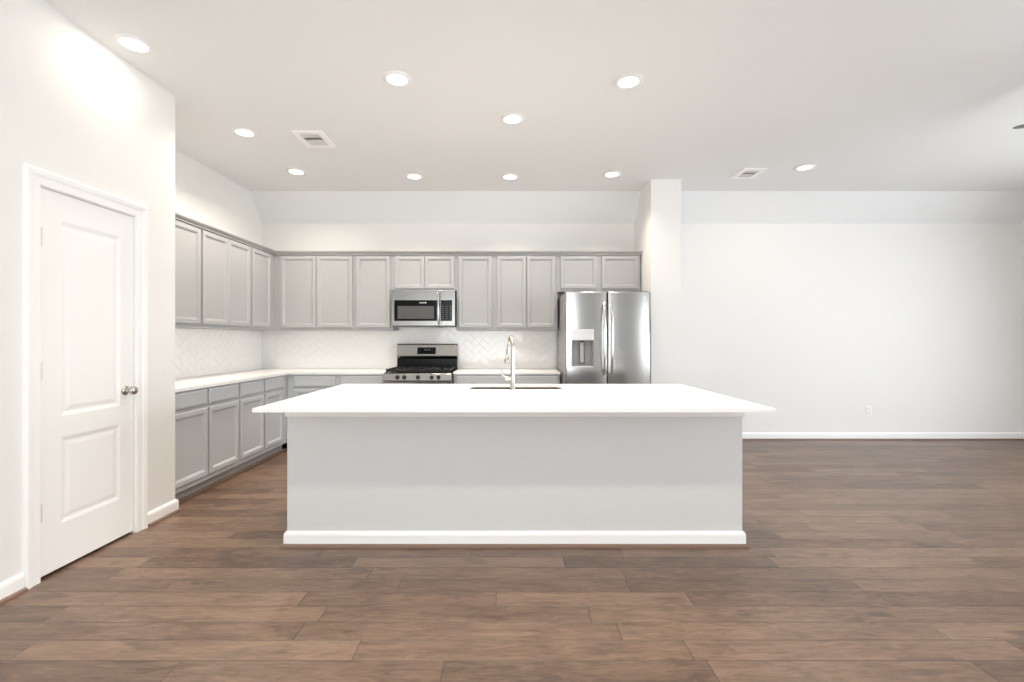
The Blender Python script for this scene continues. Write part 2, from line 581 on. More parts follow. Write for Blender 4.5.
# ------------------------------------------------------------------ herringbone backsplash
def herringbone(P, a0, a1, b0, b1, Wt=.075, depth=.008):
    bm = B()
    cs = math.cos(PI / 4)
    def rot(x, y): return ((x - y) * cs, (x + y) * cs)
    polys = []
    R = int(max(a1 - a0, b1 - b0) / Wt) + 8
    for i in range(-R, R):
        for j in range(-R, R):
            ox, oy = i + 2 * j, i - 2 * j
            for (x0, x1, y0, y1) in ((0, 2, 0, 1), (0, 1, 1, 3)):
                pts = [rot((ox + x) * Wt, (oy + y) * Wt) for x, y in ((x0, y0), (x1, y0), (x1, y1), (x0, y1))]
                pts = [(p[0] + (a0 + a1) / 2, p[1] + (b0 + b1) / 2) for p in pts]
                if max(p[0] for p in pts) < a0 or min(p[0] for p in pts) > a1 or max(p[1] for p in pts) < b0 or min(p[1] for p in pts) > b1:
                    continue
                polys.append(pts)
    def clip(pts, ax, lim, sign):
        out = []
        for k in range(len(pts)):
            p, q = pts[k], pts[(k + 1) % len(pts)]
            dp, dq = sign * (p[ax] - lim), sign * (q[ax] - lim)
            if dp <= 0: out.append(p)
            if dp * dq < 0:
                t = dp / (dp - dq)
                out.append((p[0] + (q[0] - p[0]) * t, p[1] + (q[1] - p[1]) * t))
        return out
    for pts in polys:
        for ax, lim, sg in ((0, a0, -1), (0, a1, 1), (1, b0, -1), (1, b1, 1)):
            if pts: pts = clip(pts, ax, lim, sg)
        if len(pts) < 3: continue
        ar = abs(sum(pts[k][0] * pts[(k + 1) % len(pts)][1] - pts[(k + 1) % len(pts)][0] * pts[k][1] for k in range(len(pts)))) / 2
        if ar < .0003: continue
        cx = sum(p[0] for p in pts) / len(pts); cy = sum(p[1] for p in pts) / len(pts)
        ta, tb = random.gauss(0, .006), random.gauss(0, .006)
        def ring(g, h, tilt):
            out = []
            for p in pts:
                dx, dy = p[0] - cx, p[1] - cy
                l = math.hypot(dx, dy)
                s = max(0.2, 1 - g / max(l, 1e-4))
                out.append(bm.verts.new(P(cx + dx * s, cy + dy * s, h + (ta * dx + tb * dy if tilt else 0))))
            return out
        r0, r1, r2 = ring(.0014, .001, 0), ring(.0014, depth - .002, 1), ring(.0045, depth, 1)
        for a, b_ in ((r0, r1), (r1, r2)):
            for k in range(len(pts)):
                bm.faces.new((a[k], a[(k + 1) % len(pts)], b_[(k + 1) % len(pts)], b_[k]))
        bm.faces.new(r2)
    return bm


SPL0, SPL1 = .918, 1.398
P = on_back(YB)
o = obj('herringbone_tile', herringbone(P, XK + .008, .605, SPL0, 1.46), M['tile'], back_wall)
bm = box(B(), XK + .001, .608, YB - .0052, YB, SPL0 - .002, 1.462)
obj('tile_grout', bm, M['grout'], back_wall)
o = obj('herringbone_tile', herringbone(on_left(XK), YP + .01, YB - .009, SPL0, SPL1), M['tile'], kitchen_wall)
bm = box(B(), XK, XK + .0052, YP + .002, YB - .006, SPL0 - .002, SPL1 + .002)
obj('tile_grout', bm, M['grout'], kitchen_wall)

# ------------------------------------------------------------------ cabinets
BASE_TOP, KICK = .886, .10


def base_cabinet(side, a0, a1, fronts, label, filler=None):
    """fronts: list of (start, end) of the drawer-over-door columns"""
    if side == 'left':
        face, P = -2.57, on_left(-2.57)
        loc = ((XK - 2.57) / 2, (a0 + a1) / 2, 0)
        body = box(B(), XK + .006, face, a0, a1, KICK, BASE_TOP)
        kick = box(B(), XK + .006, face - .055, a0, a1, 0, KICK)
    else:
        face, P = 5.44, on_back(5.44)
        loc = ((a0 + a1) / 2, (5.44 + YB) / 2, 0)
        body = box(B(), a0, a1, face, YB - .008, KICK, BASE_TOP)
        kick = box(B(), a0, a1, face + .055, YB - .008, 0, KICK)
    t = thing('base_cabinet', label, 'cabinet', loc, 'grey base cabinets')
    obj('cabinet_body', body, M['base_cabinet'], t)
    obj('toe_kick', kick, M['kick'], t)
    for f0, f1 in fronts:
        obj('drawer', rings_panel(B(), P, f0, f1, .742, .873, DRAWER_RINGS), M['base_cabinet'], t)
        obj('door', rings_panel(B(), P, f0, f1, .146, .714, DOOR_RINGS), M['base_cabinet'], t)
    return t


base_cabinet('left', 3.545, 3.994, [(3.556, 3.983)], 'grey base cabinet right beside the white wall end, cut off by it')
base_cabinet('left', 3.995, 4.457, [(4.007, 4.44)], 'second grey base cabinet along the left wall from the pantry wall end')
base_cabinet('left', 4.458, 4.912, [(4.474, 4.894)], 'third grey base cabinet along the left wall, just before the island counter tip')
base_cabinet('left', 4.913, 5.438, [(4.932, 5.305)], 'grey base cabinet on the left wall, last one before the room corner')
base_cabinet('back', -2.568, -1.978, [(-2.49, -2.005)], 'grey base cabinet on the back wall nearest the left corner')
base_cabinet('back', -1.977, -1.432, [(-1.95, -1.455)], 'grey base cabinet on the back wall directly left of the range')
base_cabinet('back', -.640, .054, [(-.615, .035)], 'grey base cabinet on the back wall directly right of the range')
base_cabinet('back', .055, .588, [(.075, .572)], 'grey base cabinet on the back wall directly beside the refrigerator')
# shoe moulding at the cabinets' feet
bm = sweep(B(), [(-2.625, YP + .02), (-2.625, 5.495), (-1.432, 5.495)], SHOE)
struct('trim_6', bm, M['shoe'])

UB, UT = 1.402, 2.316


def upper_cabinet(side, a0, a1, doors, label, zb=UB, dz=(1.434, 2.303), depth=.33):
    if side == 'left':
        face, P = -2.85, on_left(-2.85)
        loc = ((XK - 2.85) / 2, (a0 + a1) / 2, zb)
        body = box(B(), XK + .001, face, a0, a1, zb, UT)
    else:
        face, P = 5.72, on_back(5.72)
        loc = ((a0 + a1) / 2, 5.88, zb)
        body = box(B(), a0, a1, face, YB - .009 if zb < 1.5 else YB - .001, zb, UT)
    t = thing('wall_cabinet', label, 'cabinet', loc, 'grey upper cabinets')
    obj('cabinet_body', body, M['cabinet'], t)
    for d0, d1 in doors:
        obj('door', rings_panel(B(), P, d0, d1, dz[0], dz[1], DOOR_RINGS), M['cabinet'], t)
    return t


def bx(px, D=5.70): return (px - CX) * D / F


upper_cabinet('left', 3.535, 4.332, [(3.548, 3.925), (3.931, 4.317)], 'grey upper cabinet partly hidden behind the white pantry wall end')
upper_cabinet('left', 4.333, 5.173, [(4.349, 4.748), (4.754, 5.153)], 'grey two-door upper cabinet in the middle of the left wall')
upper_cabinet('left', 5.174, 5.718, [(5.195, 5.598)], 'grey narrow single-door upper cabinet on the left wall at the corner')
upper_cabinet('back', -2.849, bx(354.2), [(bx(280), bx(315.7)), (bx(316.2), bx(352.3))], 'grey two-door upper cabinet on the back wall in the left corner')
upper_cabinet('back', bx(354.3), bx(392.2), [(bx(356.1), bx(389.9))], 'grey single-door upper cabinet directly left of the microwave')
upper_cabinet('back', bx(392.3), bx(456.4), [(bx(394.9), bx(424.2)), (bx(424.7), bx(454.2))], 'short grey two-door cabinet directly above the microwave', 1.888, (1.908, 2.303))
upper_cabinet('back', bx(456.5), bx(494.2), [(bx(458.6), bx(491.6))], 'grey single-door upper cabinet directly right of the microwave')
upper_cabinet('back', bx(494.3), bx(557.6), [(bx(497), bx(526.3)), (bx(526.9), bx(555.3))], 'grey two-door upper cabinet next to the refrigerator')
upper_cabinet('back', bx(557.7), bx(640.8), [(bx(560.6), bx(596.8)), (bx(601.5), bx(638.2))], 'short grey two-door cabinet above the refrigerator', 1.872, (1.908, 2.303))
CROWN = [(0, 2.3165), (.022, 2.3165), (.022, 2.328), (.028, 2.334), (.040, 2.352), (.040, 2.362), (0, 2.362)]
bm = sweep(B(), [(-2.852, YP + .012), (-2.852, 5.722), (bx(640.8), 5.722), (bx(640.8), YB - .002)], CROWN)
box(bm, XK + .001, -2.851, YP + .012, YB - .001, 2.3165, 2.340)
box(bm, -2.852, bx(640.8), 5.721, YB - .001, 2.3165, 2.340)
tag(obj('crown_moulding', bm, M['cabinet_box']), 'grey crown moulding running along the tops of the upper cabinets', 'moulding')

# ------------------------------------------------------------------ worktops
CT0_, CT1_ = .888, .916
bm = prism(B(), [(XK + .001, YP + .002), (-2.54, YP + .022), (-2.54, 5.41), (-1.428, 5.41), (-1.428, YB - .001), (XK + .001, YB - .001)], CT0_, CT1_, 'z')
bmesh.ops.bevel(bm, geom=[e for e in bm.edges if all(abs(v.co.z - CT1_) < 1e-5 for v in e.verts)], offset=.003, segments=2, affect='EDGES')
tag(obj('countertop', bm, M['quartz']), 'white quartz countertop wrapping the left corner up to the range', 'countertop')
bm = box(B(), -.642, .592, 5.41, YB - .001, CT0_, CT1_, .003, 2)
tag(obj('countertop', bm, M['quartz']), 'short white quartz countertop between range and refrigerator', 'countertop')

# ------------------------------------------------------------------ island
IX0, IX1, IY0, IY1, IZ0, IZ1 = -1.452, 1.510, 2.657, 4.13, .878, .900
WX0, WX1, WY0, WY1 = -1.386, 1.458, 2.938, 4.09
isl = thing('kitchen_island', 'white kitchen island with painted panel front and white baseboard in the room centre', 'kitchen island', ((WX0 + WX1) / 2, (WY0 + WY1) / 2, 0))
SX0, SX1, SY0, SY1 = -.322, .428, 3.685, 4.055      # sink cut-out
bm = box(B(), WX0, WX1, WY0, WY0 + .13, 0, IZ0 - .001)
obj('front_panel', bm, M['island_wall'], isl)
bm = B()
wi = .02
box(bm, WX0 + .001, SX0 - .06, WY0 + .131, WY1, .0, IZ0 - .001)
box(bm, SX1 + .06, WX1 - .001, WY0 + .131, WY1, .0, IZ0 - .001)
box(bm, SX0 - .06, SX1 + .06, WY0 + .131, WY1, 0, .58)
box(bm, SX0 - .06, SX1 + .06, WY1 - .018, WY1, .58, IZ0 - .001)
obj('cabinet_body', bm, M['cabinet'], isl)
loop = [(WX0, WY1), (WX0, WY0), (WX1, WY0), (WX1, WY1)]
loop = loop[::-1]
# travel so that "right of travel" points outward
path = [(WX0, WY1), (WX0, WY0), (WX1, WY0), (WX1, WY1)]
def outward(path, prof):
    bm = B()
    return sweep(bm, path, prof)
obj('baseboard', outward(path, BASE), M['trim'], isl)
obj('shoe_moulding', outward(path, [(o + .016, z) for o, z in SHOE]), M['shoe'], isl)
TOPM = [(0, .808), (.006, .808), (.010, .816), (.012, .835), (.020, .848), (.030, .856), (.034, .862), (.034, .8765), (0, .8765)]
obj('top_moulding', outward(path, TOPM), M['trim'], isl)


def slab_with_hole(x0, x1, y0, y1, z0, z1, hx0, hx1, hy0, hy1, r):
    bm = B()
    cx, cy = (hx0 + hx1) / 2, (hy0 + hy1) / 2
    hole = []
    for (qx, qy, a0) in ((hx1 - r, hy1 - r, 0), (hx0 + r, hy1 - r, 90), (hx0 + r, hy0 + r, 180), (hx1 - r, hy0 + r, 270)):
        for k in range(7):
            a = math.radians(a0 + 15 * k)
            hole.append((qx + r * math.cos(a), qy + r * math.sin(a)))
    pts = [(math.atan2(p[1] - cy, p[0] - cx), p) for p in hole]
    def hole_at(a):
        dx, dy = math.cos(a), math.sin(a)
        s = min((hx1 - cx) / abs(dx) if abs(dx) > 1e-9 else 1e9, (hy1 - cy) / abs(dy) if abs(dy) > 1e-9 else 1e9)
        return (cx + dx * s, cy + dy * s)
    for qx, qy in ((x0, y0), (x1, y0), (x1, y1), (x0, y1)):
        a = math.atan2(qy - cy, qx - cx)
        pts.append((a, hole_at(a)))
    pts.sort(key=lambda t: t[0])
    def outer_at(a, ins):
        dx, dy = math.cos(a), math.sin(a)
        X = (x1 - ins - cx) if dx > 0 else (x0 + ins - cx)
        Y = (y1 - ins - cy) if dy > 0 else (y0 + ins - cy)
        s = min(X / dx if abs(dx) > 1e-9 else 1e9, Y / dy if abs(dy) > 1e-9 else 1e9)
        return (cx + dx * s, cy + dy * s)
    # force exact corners
    angs = [p[0] for p in pts]
    e = .002
    def ring_outer(ins, z):
        out = []
        for a in angs:
            p = outer_at(a, 0)
            px_ = min(max(p[0], x0 + ins), x1 - ins); py_ = min(max(p[1], y0 + ins), y1 - ins)
            out.append(bm.verts.new((px_, py_, z)))
        return out
    def ring_hole(z): return [bm.verts.new((p[1][0], p[1][1], z)) for p in pts]
    seq = [ring_hole(z0), ring_outer(0, z0), ring_outer(0, z1 - e), ring_outer(e, z1), ring_hole(z1)]
    n = len(pts)
    for a, b_ in zip(seq, seq[1:] + seq[:1]):
        for k in range(n):
            bm.faces.new((a[k], a[(k + 1) % n], b_[(k + 1) % n], b_[k]))
    return bm


bm = slab_with_hole(IX0, IX1, IY0, IY1, IZ0, IZ1, SX0, SX1, SY0, SY1, .045)
tag(obj('island_countertop', bm, M['quartz'], origin=(.03, 3.39, IZ0)), 'large white quartz slab overhanging the kitchen island', 'countertop')

# undermount sink
sink = thing('sink', 'stainless undermount sink set in the white island countertop', 'sink', ((SX0 + SX1) / 2, (SY0 + SY1) / 2, .64))
def rrect(x0, x1, y0, y1, r, z, bm):
    out = []
    for (qx, qy, a0) in ((x1 - r, y1 - r, 0), (x0 + r, y1 - r, 90), (x0 + r, y0 + r, 180), (x1 - r, y0 + r, 270)):
        for k in range(7):
            a = math.radians(a0 + 15 * k)
            out.append(bm.verts.new((qx + r * math.cos(a), qy + r * math.sin(a), z)))
    return out
bm = B()
g = .004
rs = [rrect(SX0 - .03, SX1 + .03, SY0 - .03, SY1 + .012, .06, .8765, bm), rrect(SX0 - g, SX1 + g, SY0 - g, SY1 + g, .05, .8765, bm),
      rrect(SX0 - g, SX1 + g, SY0 - g, SY1 + g, .05, .69, bm), rrect(SX0 + .01, SX1 - .01, SY0 + .01, SY1 - .01, .045, .668, bm),
      rrect(SX0 + .04, SX1 - .04, SY0 + .04, SY1 - .04, .03, .660, bm)]
for a, b_ in zip(rs, rs[1:]):
    for k in range(28):
        bm.faces.new((a[k], a[(k + 1) % 28], b_[(k + 1) % 28], b_[k]))
bm.faces.new(rs[-1])
obj('bowl', bm, M['steel'], sink, smooth=True)
obj('drain', lathe(B(), [(0, 0), (.045, 0), (.045, .003), (.036, .004), (.03, .001), (0, .001)], ((SX0 + SX1) / 2, 3.9, .6605), 'z', 24), M['steel_light'], sink, smooth=True)

# pull-down faucet
FX, FY = .030, 3.612
fa = thing('faucet', 'tall brushed nickel pull-down faucet standing at the island sink', 'faucet', (FX, FY, IZ1))
bm = lathe(B(), [(0, .0005), (.027, .0005), (.027, .006), (.0235, .010), (.0195, .018), (.0185, .14), (.0165, .16), (.0145, .30), (.0125, .33)], (FX, FY, IZ1), 'z', 28)
obj('faucet_body', bm, M['nickel'], fa, smooth=True)
pts = [(FX, FY, IZ1 + .325)]
R_ = .085
for k in range(0, 13):
    a = PI - PI * k / 12 * 1.04
    t = k / 12
    pts.append((FX - .034 * t, FY + R_ + R_ * math.cos(a), IZ1 + .335 + R_ * .9 * math.sin(a)))
lx, ly, lz = pts[-1]
pts.append((lx - .004, ly - .003, lz - .03))
obj('spout', tube(B(), pts, .0115, 18), M['nickel'], fa, smooth=True)
hx, hy, hz = lx - .004, ly - .003, lz - .025
hp = [(hx - .0010 * k, hy - .002 * k, hz - .0088 * k) for k in range(12)]
hr = [.0125, .0135, .0135, .0130, .0135, .014, .0155, .017, .019, .0205, .021, .0195]
obj('spray_head', tube(B(), hp, hr, 20), M['nickel'], fa, smooth=True)
HZ = .990
bm = lathe(B(), [(0, -.058), (.0145, -.058), (.0165, -.052), (.0165, -.014), (.013, -.012)], (FX, FY, HZ), 'x', 24)
obj('handle_hub', bm, M['nickel'], fa, smooth=True)
bm = tube(B(), [(FX - .05, FY, HZ + .004), (FX - .064, FY, HZ + .020), (FX - .080, FY, HZ + .032), (FX - .088, FY - .002, HZ + .062), (FX - .090, FY - .003, HZ + .070)], [.008, .0075, .0065, .0055, .004], 14)
obj('lever', bm, M['nickel'], fa, smooth=True)


# ------------------------------------------------------------------ lettering
def lettering(text, size, loc, mat_, parent, name, width=None):
    cu = bpy.data.curves.new('lettering', 'FONT')
    cu.body = text
    cu.size = size
    cu.align_x = 'CENTER'
    cu.align_y = 'CENTER'
    cu.extrude = .0006
    cu.offset = size * .02
    tmp = bpy.data.objects.new('lettering_curve', cu)
    COL.objects.link(tmp)
    dg = bpy.context.evaluated_depsgraph_get()
    me = bpy.data.meshes.new_from_object(tmp.evaluated_get(dg))
    bpy.data.objects.remove(tmp)
    bm = B()
    bm.from_mesh(me)
    bpy.data.meshes.remove(me)
    if width:
        xs = [v.co.x for v in bm.verts]
        s = width / (max(xs) - min(xs))
        bmesh.ops.scale(bm, verts=bm.verts[:], vec=(s, 1, 1))
    bmesh.ops.rotate(bm, verts=bm.verts[:], matrix=Matrix.Rotation(PI / 2, 3, 'X'))
    bmesh.ops.translate(bm, verts=bm.verts[:], vec=loc)
    return obj(name, bm, mat_, parent)


# ------------------------------------------------------------------ microwave
MX0, MX1, MZ0, MZ1, MY = -1.411, -.650, 1.447, 1.884, 5.652
mw = thing('microwave', 'stainless over-the-range microwave under the short cabinet above the range', 'microwave', ((MX0 + MX1) / 2, 5.85, MZ0))
def mx(px): return (px - CX) * 5.645 / F
def mz(py): return H - (py - CY) * 5.645 / F
obj('casing', box(B(), MX0 + .006, MX1 - .006, MY + .02, YB - .011, MZ0 + .004, MZ1, .003, 1), M['case'], mw)
obj('bottom_grille', box(B(), MX0 + .004, MX1 - .004, MY + .004, MY + .12, MZ0, MZ0 + .0035), M['plastic_dark'], mw)
P = on_back(MY + .02)
sx = mx(440.6)
GZ0, GZ1 = mz(320.9), mz(300.1)
FR = [(0, 0), (0, .017), (.004, .020)]
dr = obj('door', rings_panel(B(), P, MX0, sx - .0012, MZ0 + .007, MZ1 - .002, FR), M['steel_dark'], mw)
obj('door_glass', box(B(), mx(394.1), mx(437.0), MY - .003, MY - .0002, GZ0, GZ1, .001, 1), M['black'], dr)
obj('window', box(B(), mx(397.5), mx(434.0), MY - .0038, MY - .0031, mz(318.8), mz(306)), M['screen'], dr)
lettering('FRIGIDAIRE', .016, (mx(422.8), MY - .0035, mz(302.8)), M['badge'], dr, 'logo', .085)
hx_ = mx(438.8)
bm = B()
hp = []
for k in range(13):
    t = k / 12
    z = mz(292.5) + (mz(324.5) - mz(292.5)) * t
    hp.append((hx_, MY - .012 - .030 * math.sin(PI * t) ** .6, z))
tube(bm, hp, .013, 16, .9)
for z in (hp[0][2] - .012, hp[-1][2] + .012):
    box(bm, hx_ - .009, hx_ + .009, MY - .016, MY, z - .012, z + .012, .003, 1)
obj('handle', bm, M['steel_light'], dr, smooth=True)
cp = obj('control_panel', rings_panel(B(), P, sx + .0012, MX1, MZ0 + .007, MZ1 - .002, FR), M['steel_dark'], mw)
obj('keypad', box(B(), mx(441.0), mx(452.0), MY - .003, MY - .0002, GZ0, GZ1, .001, 1), M['black'], cp)
M['key_print'] = mat('faint_key_print', (.10, .10, .10), .5)
kx0, kx1 = mx(442.6), mx(450.6)
for r in range(7):
    for q in range(3):
        x = kx0 + (kx1 - kx0) * q / 2.0
        z = GZ1 - .075 - r * .0245
        obj('key_print', box(B(), x - .011, x + .011, MY - .0036, MY - .0031, z - .0035, z + .0035), M['key_print'], cp)

# ------------------------------------------------------------------ range
RX0, RX1 = -1.416, -.652
RF = 5.30
rg = thing('gas_range', 'stainless gas range with black cooktop between the back counters', 'range', ((RX0 + RX1) / 2, 5.66, 0))
obj('range_body', box(B(), RX0 + .003, RX1 - .003, RF + .03, 6.03, .02, .895, .003, 1), M['case'], rg)
for x in (RX0 + .05, RX1 - .05):
    for y in (5.40, 5.95):
        obj('foot', lathe(B(), [(0, 0), (.02, 0), (.018, .012), (.012, .025)], (x, y, 0), 'z', 12), M['plastic_dark'], rg)
bm = prism(B(), [(RF + .03, .820), (RF - .012, .822), (RF - .014, .830), (RF + .002, .898), (RF + .012, .906), (RF + .05, .906), (RF + .05, .82)], RX0, RX1, 'x')
panel = obj('control_panel', bm, M['steel'], rg)
for px in (397.3, 404.2, 417.9, 431.5, 438.4):
    x = (px - CX) * (RF - .01) / F
    bm = lathe(B(), [(0, 0.004), (.024, 0.004), (.024, -.002), (.0205, -.006), (.0195, -.026), (.017, -.030), (0, -.030)], (x, RF - .004, .864), 'y', 24)
    box(bm, x - .004, x + .004, RF - .038, RF - .033, .846, .882, .001, 1)
    obj('knob', bm, M['knob'], panel, smooth=True)
bm = prism(B(), [(RF + .03, .897), (RF + .02, .907), (RF + .03, .914), (5.93, .914), (5.93, .897)], RX0, RX1, 'x')
top = obj('cooktop', bm, M['black_enamel'], rg)
# burners
for x, y, r in ((-1.25, 5.47, .045), (-1.25, 5.78, .036), (-.82, 5.47, .045), (-.82, 5.78, .036), (-1.034, 5.62, .05)):
    bm = lathe(B(), [(r + .012, .9135), (r + .012, .918), (r, .922), (r, .930), (r - .006, .934), (0, .934)], (x, y, 0), 'z', 24)
    obj('burner', bm, M['iron'], top, smooth=True)
# three cast-iron grates
gw = (RX1 - RX0 - .03) / 3
for k in range(3):
    x0 = RX0 + .015 + gw * k + .003
    x1 = x0 + gw - .006
    y0, y1, zt, zb = RF + .036, 5.885, .954, .934
    bm = B()
    for a in (x0, x1 - .012):
        box(bm, a, a + .012, y0, y1, zb, zt, .003, 1)
    for a in (y0, y1 - .012, (y0 + y1) / 2 - .006):
        box(bm, x0 + .012, x1 - .012, a, a + .012, zb - (.012 if a == y0 else -.001), zt - .001, .003, 1)
    xm = (x0 + x1) / 2
    for a, b_ in ((y0 + .012, y0 + .10), ((y0 + y1) / 2 - .10, (y0 + y1) / 2 + .10), (y1 - .10, y1 - .012)):
        box(bm, xm - .005, xm + .005, a, b_, zb + .002, zt + .001, .002, 1)
    for yy in ((y0 * 3 + y1) / 4, (y0 + y1 * 3) / 4):
        box(bm, x0 + .012, x0 + .075, yy - .005, yy + .005, zb + .002, zt + .001, .002, 1)
        box(bm, x1 - .075, x1 - .012, yy - .005, yy + .005, zb + .002, zt + .001, .002, 1)
    for a in (x0, x1 - .012):
        for yy in (y0, y1 - .012, (y0 + y1) / 2 - .006):
            box(bm, a, a + .012, yy, yy + .012, .9145, zb + .002)
    obj('grate', bm, M['iron'], top)
# back guard
bm = box(B(), RX0 + .004, RX1 - .004, 5.935, 5.985, .90, 1.045)
obj('backguard_base', bm, M['black_enamel'], rg)
bm = prism(B(), [(5.945, 1.046), (5.921, 1.082), (5.922, 1.086), (5.925, 1.090), (5.950, 1.220), (5.962, 1.236), (6.01, 1.236), (6.01, 1.040)], RX0 + .002, RX1 - .002, 'x')
guard = obj('backguard', bm, M['steel'], rg)
def gy(z): return 5.925 + (z - 1.086) / (1.220 - 1.086) * .025
def gquad(bm, x0, x1, z0, z1, h0, h1):
    v = []
    for h in (h0, h1):
        for x, z in ((x0, z0), (x1, z0), (x1, z1), (x0, z1)):
            v.append(bm.verts.new((x, gy(z) - h, z)))
    bm.faces.new(v[:4]); bm.faces.new(v[4:])
    for k in range(4):
        bm.faces.new((v[k], v[(k + 1) % 4], v[4 + (k + 1) % 4], v[4 + k]))
disp = B()
gquad(disp, -1.157, -.925, 1.106, 1.190, -.001, .002)
disp = obj('display', disp, M['black'], guard)
for x in (-1.135, -.975, -.945):
    for z in (1.132, 1.162):
        bm = B()
        gquad(bm, x, x + .012, z, z + .004, .0021, .0026)
        obj('button_print', bm, M['digits'], disp)
for x in (-1.070, -1.050, -1.026, -1.006):
    bm = B()
    for z in (1.150, 1.160, 1.170):
        gquad(bm, x, x + .012, z, z + .002, .0021, .0026)
    gquad(bm, x, x + .0025, 1.150, 1.172, .0021, .0026)
    gquad(bm, x + .0095, x + .012, 1.150, 1.172, .0021, .0026)
    obj('digit_print', bm, M['digits'], disp)
P = on_back(RF + .03)
od = obj('oven_door', rings_panel(B(), P, RX0 + .002, RX1 - .002, .215, .812, [(0, 0), (0, .036), (.006, .042)]), M['steel'], rg)
obj('oven_window', box(B(), RX0 + .10, RX1 - .10, RF - .014, RF - .0122, .33, .65, .0005, 1), M['black'], od)
bm = tube(B(), [(RX0 + .06, RF - .052, .755), (RX1 - .06, RF - .052, .755)], .011, 14)
for x in (RX0 + .09, RX1 - .09):
    tube(bm, [(x, RF - .01, .755), (x, RF - .05, .755)], .008, 10)
obj('handle', bm, M['steel_light'], od, smooth=True)
obj('storage_drawer', rings_panel(B(), P, RX0 + .002, RX1 - .002, .06, .205, [(0, 0), (0, .034), (.006, .040)]), M['steel'], rg)

# ------------------------------------------------------------------ refrigerator
FX0, FX1, FD = .612, 1.538, 5.10
FZ = 1.808
fr = thing('refrigerator', 'stainless side-by-side refrigerator with ice dispenser at the end of the back wall', 'refrigerator', ((FX0 + FX1) / 2, 5.55, 0))
obj('case', box(B(), FX0 + .004, FX1 - .004, FD + .075, 6.0, .03, FZ - .008, .006, 2), M['case'], fr)
for x in (FX0 + .06, FX1 - .06):
    for y in (5.25, 5.92):
        obj('foot', lathe(B(), [(0, 0), (.025, 0), (.022, .03)], (x, y, 0.001), 'z', 14), M['plastic_dark'], fr)
obj('kick_grille', box(B(), FX0 + .02, FX1 - .02, FD + .05, FD + .074, .02, .085, .003, 1), M['plastic_dark'], fr)
for x in (FX0 + .05, FX1 - .05):
    obj('hinge_cover', box(B(), x - .035, x + .035, FD + .02, FD + .13, FZ - .007, FZ + .012, .006, 2), M['case'], fr)


def curved_front(x0, x1, z0, z1, y_back, y_edge, bulge, nx=28, hole=None, gap_at=None):
    """a door whose front swells gently across its width; hole = (hx0, hx1, hz0, hz1) leaves an opening for the dispenser"""
    bm = B()
    xs = []
    for k in range(nx + 1):
        xs.append(x0 + (x1 - x0) * k / nx)
    r = .014
    xs += [x0 + r * .12, x0 + r * .4, x0 + r, x1 - r * .12, x1 - r * .4, x1 - r]
    if hole: xs += [hole[0], hole[1]]
    xs = sorted(set(round(x, 5) for x in xs))
    zs_ = sorted(set([z0, z0 + .006, z1 - .006, z1] + ([hole[2], hole[3]] if hole else [])))
    def yf(x, z):
        t = (x - x0) / (x1 - x0)
        y = y_edge - bulge * (1 - (2 * t - 1) ** 2)
        dd = min(x - x0, x1 - x)
        if dd < r: y += r - math.sqrt(max(r * r - (r - dd) ** 2, 0))
        if z < z0 + .003 or z > z1 - .003: y += .005
        return y
    g = {(i, j): bm.verts.new((x, yf(x, z), z)) for i, x in enumerate(xs) for j, z in enumerate(zs_)}
    for i in range(len(xs) - 1):
        for j in range(len(zs_) - 1):
            if hole and xs[i] >= hole[0] - 1e-5 and xs[i + 1] <= hole[1] + 1e-5 and zs_[j] >= hole[2] - 1e-5 and zs_[j + 1] <= hole[3] + 1e-5:
                continue
            bm.faces.new((g[i, j], g[i + 1, j], g[i + 1, j + 1], g[i, j + 1]))
    I, J = len(xs) - 1, len(zs_) - 1
    rim = [g[i, 0] for i in range(I + 1)] + [g[I, j] for j in range(1, J + 1)] + [g[i, J] for i in range(I - 1, -1, -1)] + [g[0, j] for j in range(J - 1, 0, -1)]
    bk = [bm.verts.new((v.co.x, y_back, v.co.z)) for v in rim]
    for k in range(len(rim)):
        k2 = (k + 1) % len(rim)
        bm.faces.new((rim[k], bk[k], bk[k2], rim[k2]))
    bm.faces.new(bk)
    return bm


SPLIT = 1.069
DZ0 = .095
def fxp(px): return (px - CX) * (FD - .01) / F
def fzp(py): return H - (py - CY) * (FD - .01) / F
DX0, DX1 = fxp(571.9), fxp(593.6)
DZa, DZb, DZc = fzp(366.8), fzp(340.2), fzp(329.2)
ld = obj('freezer_door', curved_front(FX0, SPLIT - .003, DZ0, FZ, FD + .072, FD + .010, .017, hole=(DX0, DX1, DZa, DZb)), M['steel_door'], fr, smooth=True, recalc=True)
rd = obj('fresh_food_door', curved_front(SPLIT + .003, FX1, DZ0, FZ, FD + .072, FD + .010, .017), M['steel_door'], fr, smooth=True)
# dispenser
def door_y(x): 
    t = (x - FX0) / (SPLIT - .003 - FX0)
    return FD + .010 - .017 * (1 - (2 * t - 1) ** 2)
yd = door_y((DX0 + DX1) / 2)
bm = B()
prev = None
Pd = on_back(yd)
rings = [(-.006, .004), (.004, .005), (.008, -.004), (.022, -.060)]
v0 = None
for ins, h in rings:
    r = [bm.verts.new(Pd(DX0 + ins, DZa + max(ins, 0), h)), bm.verts.new(Pd(DX1 - ins, DZa + max(ins, 0), h)), bm.verts.new(Pd(DX1 - ins, DZb, h)), bm.verts.new(Pd(DX0 + ins, DZb, h))]
    if v0 is not None:
        for k in range(4): bm.faces.new((v0[k], v0[(k + 1) % 4], r[(k + 1) % 4], r[k]))
    v0 = r
bm.faces.new(v0)
dsp = obj('dispenser_recess', bm, M['plastic_grey'], ld)
obj('dispenser_panel', box(B(), DX0 - .002, DX1 + .002, yd - .010, yd + .012, DZb - .002, DZc, .004, 2), M['badge'], ld)
